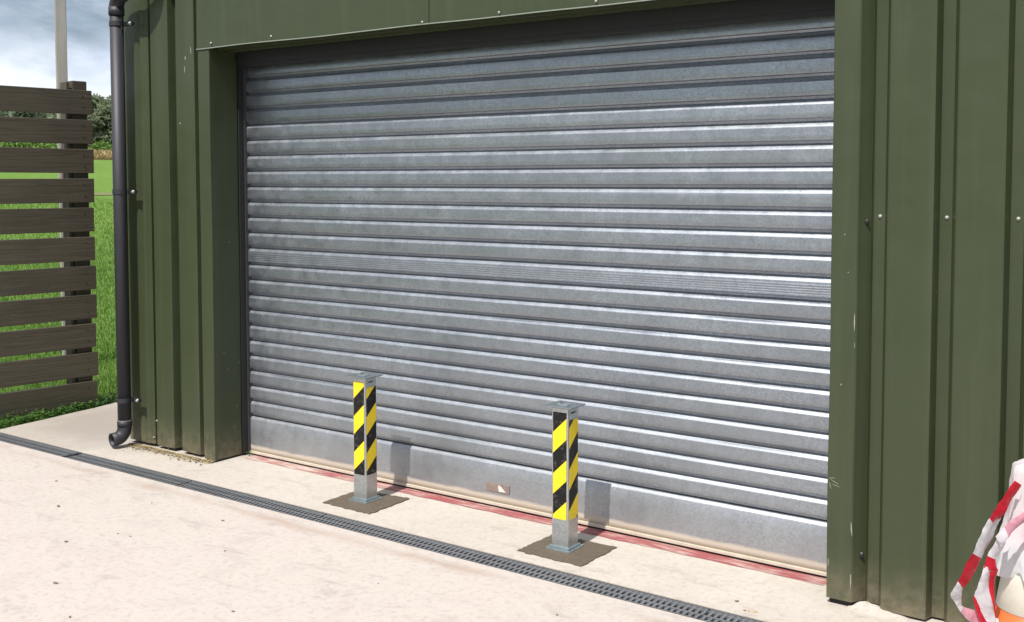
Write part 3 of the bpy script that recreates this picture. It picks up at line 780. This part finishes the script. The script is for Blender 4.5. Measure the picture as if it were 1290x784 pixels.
# broken concrete haunching at the foot of the other jamb
m = MB(); rnd = random.Random(13); nx_, ny_ = 22, 8
for j in range(ny_+1):
    for i in range(nx_+1):
        x = 3.60+.22*i/nx_; y = -.300+.085*j/ny_; e = min(1, j/ny_*1.6)*math.sin(min(1,(i+1)/6)*math.pi/2)*(1-.75*i/nx_)
        m.v.append((x, y+.01*mnoise.noise(Vector((x*20,0,0))), -.004+.030*e*(.6+.6*mnoise.noise(Vector((x*28,y*28,3)))+.2)))
for j in range(ny_):
    for i in range(nx_): a = j*(nx_+1)+i; m.f.append((a,a+1,a+nx_+2,a+nx_+1)); m.m.append(0)
tag(m.build('concrete_rubble', M_APRON, smooth=True), 'crumbly broken concrete at the foot of the green jamb', 'rubble', kind='structure')

# ------------------------------------------------------------------ traffic cone, plastic sheet, barrier tape
CX, CY = 4.285, -.577
M_ORANGE = m_plain('orange_cone', (.78,.13,.03), .45, 0, .1, 20, .05)
M_SLEEVE = m_plain('dirty_white_sleeve', (.60,.56,.48), .5, 0, .2, 14, .1)
cone = thing('traffic_cone', 'orange traffic cone with a dirty white sleeve against the green wall', 'traffic cone', (CX, CY, 0))
m = MB(); b = .20; m.prism(rrect(-b, b, -b, b, .05), .002, .030); m.build('base', m_plain('cone_base', (.03,.03,.03), .8), cone, bevel=.006)
m = MB(); m.lathe([(.150,.028),(.150,.034),(.140,.040),(.030,.735),(.024,.742),(.016,.742)], 40); m.build('body', M_ORANGE, cone, smooth=True)
def cr(z): return .140 + (z-.04)/(.735-.04)*(.030-.140)
m = MB(); m.lathe([(cr(.262)+.0008,.262),(cr(.262)+.0026,.264),(cr(.47)+.0026,.47),(cr(.47)+.0006,.472)], 40); m.build('reflective_sleeve', M_SLEEVE, cone, smooth=True)

t = NT('white_plastic'); nz = t.noise(t.coord(), 30, 4)
t.set(Base_Color=(.74,.74,.77), Roughness=.35); t.bump(nz, .25, .01); M_PLAST = t.mat
M_TAPEW = NT('white_tape'); M_TAPEW.set(Base_Color=(.70,.67,.70), Roughness=.3); M_TAPEW = M_TAPEW.mat
M_TAPER = NT('red_tape'); M_TAPER.set(Base_Color=(.56,.010,.03), Roughness=.3); M_TAPER = M_TAPER.mat
M_TAPEP = NT('faded_pink_tape'); M_TAPEP.set(Base_Color=(.62,.30,.37), Roughness=.3); M_TAPEP = M_TAPEP.mat
for mt in (M_TAPEW, M_TAPER, M_TAPEP, M_PLAST):       # thin film lets some light through
    nt = mt.node_tree; bs = nt.nodes['Principled BSDF']; tr = nt.nodes.new('ShaderNodeBsdfTranslucent'); tr.inputs[0].default_value = bs.inputs['Base Color'].default_value
    mx = nt.nodes.new('ShaderNodeMixShader'); mx.inputs[0].default_value = .45
    nt.links.new(bs.outputs[0], mx.inputs[1]); nt.links.new(tr.outputs[0], mx.inputs[2]); nt.links.new(mx.outputs[0], nt.nodes['Material Output'].inputs[0])
# crumpled white sheet over the cone's top
m = MB(); rnd = random.Random(2); na, nzr = 72, 26
prof = [(.012,.728),(.040,.722),(.066,.712),(.070,.66),(.074,.60),(.084,.54),(.092,.49),(.098,.44),(.102,.40),(.104,.375)]
def pr(f):
    k = min(len(prof)-2, int(f*(len(prof)-1))); t_ = f*(len(prof)-1)-k; a, b_ = prof[k], prof[k+1]; return a[0]+(b_[0]-a[0])*t_, a[1]+(b_[1]-a[1])*t_
for j in range(nzr+1):
    f = j/nzr; r_, z = pr(f)
    for i in range(na):
        a = 2*math.pi*i/na
        fold = .05*mnoise.noise(Vector((math.cos(a)*13, math.sin(a)*13, z*40))) + .16*f**.6*math.sin(a*7+1.2*math.sin(z*9)) + .10*mnoise.noise(Vector((math.cos(a)*2.2, math.sin(a)*2.2, z*6))) + .09*mnoise.noise(Vector((math.cos(a)*6, math.sin(a)*6, z*14)))
        dz = .035*mnoise.noise(Vector((math.cos(a)*2, math.sin(a)*2, 8)))*f + (.014*mnoise.noise(Vector((a*2.2, 0, 3))) if f > .05 else 0)
        m.v.append((r_*(1+fold)*math.cos(a), r_*(1+fold)*math.sin(a), z+dz))
for j in range(nzr):
    for i in range(na): i2 = (i+1)%na; m.f.append((j*na+i, (j+1)*na+i, (j+1)*na+i2, j*na+i2)); m.m.append(0)
o = m.build('plastic_sheet', M_PLAST, smooth=True); o.location = (CX, CY, 0); tag(o, 'crumpled white plastic sheet draped over the traffic cone', 'plastic sheet')
# barrier tape: three loops of film, each a ribbon through 3-D sections
def wpt(px, py, d):
    return CAMP + (rx*((px-645)/1361.8) + ru*((300.34-py)/1361.8) + fw)*d
def ribbon(m, secs, sub=12):
    sub = 12
    """secs: (left, right, depth, colour); smooth sections with a slight curl across"""
    L = [wpt(*s[0], s[2]) for s in secs]; Rr = [wpt(*s[1], s[2]+s[4]) for s in secs]
    def cat(P, k, t):
        p0, p1, p2, p3 = P[max(0,k-1)], P[k], P[k+1], P[min(len(P)-1,k+2)]
        return .5*((2*p1)+(p2-p0)*t+(2*p0-5*p1+4*p2-p3)*t*t+(3*p1-p0-3*p2+p3)*t**3)
    rows = []
    for k in range(len(secs)-1):
        for q in range(sub + (1 if k == len(secs)-2 else 0)):
            t_ = q/sub; a, b_ = cat(L, k, t_), cat(Rr, k, t_); nrm = (b_-a).cross(fw).normalized() if (b_-a).length > 1e-5 else Vector((0,0,1))
            row = []
            for w in range(8):
                f = w/7; p = a.lerp(b_, f) + fw*(-.004*math.sin(math.pi*f)) + fw*(.009*mnoise.noise((a.lerp(b_, f))*20) + .005*abs(mnoise.noise((a.lerp(b_, f))*55))) + rx*.0012*mnoise.noise((a.lerp(b_, f))*34 + Vector((7,1,3)))
                row.append(p)
            rows.append((row, secs[k][3]))
    i0 = len(m.v)
    for row, c in rows: m.v += [tuple(p) for p in row]
    for j in range(len(rows)-1):
        for w in range(7): m.f.append((i0+j*8+w, i0+j*8+w+1, i0+(j+1)*8+w+1, i0+(j+1)*8+w)); m.m.append(rows[j][1])
m = MB(); Wt, Rd, Pk = 0, 1, 2
# outer loop: down from the bundle, round the bottom and away
ribbon(m, [((1279,606),(1288,612),3.30,Rd,.02), ((1268,622),(1274,632),3.29,Rd,.02), ((1257,638),(1263,650),3.28,Rd,.02), ((1246,653),(1252,662),3.27,Wt,.02), ((1235,675),(1243,685),3.26,Wt,.02),
           ((1225,697),(1237,704),3.25,Rd,.03), ((1214,718),(1225,727),3.25,Rd,.03), ((1207,733),(1213,742),3.25,Wt,.02), ((1197,749),(1212,750),3.25,Wt,.02), ((1203,759),(1212,757),3.26,Wt,.02),
           ((1210,771),(1213,764),3.27,Pk,.02), ((1220,782),(1226,768),3.28,Pk,.02), ((1236,792),(1240,772),3.28,Wt,.02), ((1256,800),(1258,780),3.28,Rd,.02)])
# inner loop
ribbon(m, [((1262,664),(1273,668),3.285,Wt,.02), ((1252,688),(1263,692),3.275,Wt,.02), ((1245,701),(1254,705),3.27,Rd,.02), ((1239,718),(1256,718),3.27,Rd,.02)], 5)
ribbon(m, [((1240,713),(1249,716),3.272,Wt,.01), ((1239,718),(1247,722),3.27,Wt,.01), ((1233,736),(1247,738),3.27,Wt,.01), ((1228,752),(1250,756),3.27,Wt,.01), ((1236,770),(1254,774),3.27,Wt,.01), ((1246,788),(1256,790),3.27,Wt,.01)], 5)
ribbon(m, [((1247,721),(1257,716),3.272,Rd,.01), ((1247,737),(1254,736),3.272,Rd,.01), ((1250,755),(1253,754),3.272,Rd,.01), ((1254,774),(1255,772),3.272,Rd,.01)], 5)
ribbon(m, [((1226,750),(1231,756),3.268,Rd,.01), ((1229,764),(1240,770),3.268,Rd,.01), ((1234,780),(1246,786),3.268,Rd,.01), ((1240,796),(1252,798),3.268,Rd,.01)], 5)
# translucent folds crossing the bundle
ribbon(m, [((1250,660),(1268,632),3.28,Wt,.03), ((1240,688),(1262,650),3.28,Wt,.03), ((1232,702),(1252,672),3.28,Pk,.03), ((1224,722),(1236,706),3.27,Pk,.02)], 5)
ribbon(m, [((1254,676),(1262,690),3.27,Wt,.0), ((1266,664),(1270,678),3.26,Pk,.0), ((1278,652),(1282,664),3.26,Pk,.0), ((1296,642),(1298,654),3.27,Wt,.0), ((1312,640),(1314,652),3.30,Rd,.0)], 5)
tp = m.build('barrier_tape', [M_TAPEW, M_TAPER, M_TAPEP], smooth=True)
tag(tp, 'tangled red and white barrier tape hanging from the white plastic sheet', 'barrier tape')

# ------------------------------------------------------------------ light, sky
EL, AZ = R(58), R(4)          # the sun stands in front of the shed, a little towards +x
sd = Vector((math.sin(AZ)*math.cos(EL), -math.cos(AZ)*math.cos(EL), math.sin(EL)))
sun = bpy.data.lights.new('sun', 'SUN'); sun.energy = 5.0; sun.angle = R(.5); sun.color = (1, .955, .89)
so = bpy.data.objects.new('sun', sun); COL.objects.link(so); so.rotation_euler = sd.to_track_quat('Z', 'Y').to_euler(); so.location = (0,-10,15)
w = bpy.data.worlds.new('World'); SC.world = w; w.use_nodes = True; nt = w.node_tree
bg = nt.nodes['Background']; sky = nt.nodes.new('ShaderNodeTexSky'); sky.sky_type = 'NISHITA'; sky.sun_disc = False
sky.sun_elevation = EL; sky.sun_rotation = math.atan2(sd.x, sd.y); sky.air_density = 1.0; sky.dust_density = 1.2
tc = nt.nodes.new('ShaderNodeTexCoord'); mp = nt.nodes.new('ShaderNodeMapping'); mp.inputs['Scale'].default_value = (1, 1, 2.6); mp.inputs['Location'].default_value = (.4, .2, .0)
nt.links.new(tc.outputs['Generated'], mp.inputs[0])
n1 = nt.nodes.new('ShaderNodeTexNoise'); n1.inputs['Scale'].default_value = 3.2; n1.inputs['Detail'].default_value = 8; n1.inputs['Roughness'].default_value = .58; n1.inputs['Distortion'].default_value = .3
nt.links.new(mp.outputs[0], n1.inputs['Vector'])
cr_ = nt.nodes.new('ShaderNodeValToRGB'); cr_.color_ramp.elements[0].position = .34; cr_.color_ramp.elements[1].position = .56; nt.links.new(n1.outputs['Fac'], cr_.inputs[0])
n2 = nt.nodes.new('ShaderNodeTexNoise'); n2.inputs['Scale'].default_value = 6; n2.inputs['Detail'].default_value = 6; nt.links.new(mp.outputs[0], n2.inputs['Vector'])
cc = nt.nodes.new('ShaderNodeValToRGB'); e = cc.color_ramp.elements; e[0].position = .35; e[0].color = (8.4,9.7,11.9,1); e[1].position = .68; e[1].color = (16.5,17,17.6,1); nt.links.new(n2.outputs['Fac'], cc.inputs[0])
mx = nt.nodes.new('ShaderNodeMix'); mx.data_type = 'RGBA'; nt.links.new(cr_.outputs[0], mx.inputs[0]); nt.links.new(sky.outputs[0], mx.inputs[6]); nt.links.new(cc.outputs[0], mx.inputs[7])
nt.links.new(mx.outputs[2], bg.inputs[0]); bg.inputs[1].default_value = .065

vs = SC.view_settings; SC.display_settings.display_device = 'sRGB'; vs.view_transform = 'Standard'; vs.look = 'None'; vs.gamma = 1; vs.use_curve_mapping = False; vs.exposure = .32
SC.cycles.max_bounces = 6; SC.cycles.use_denoising = True
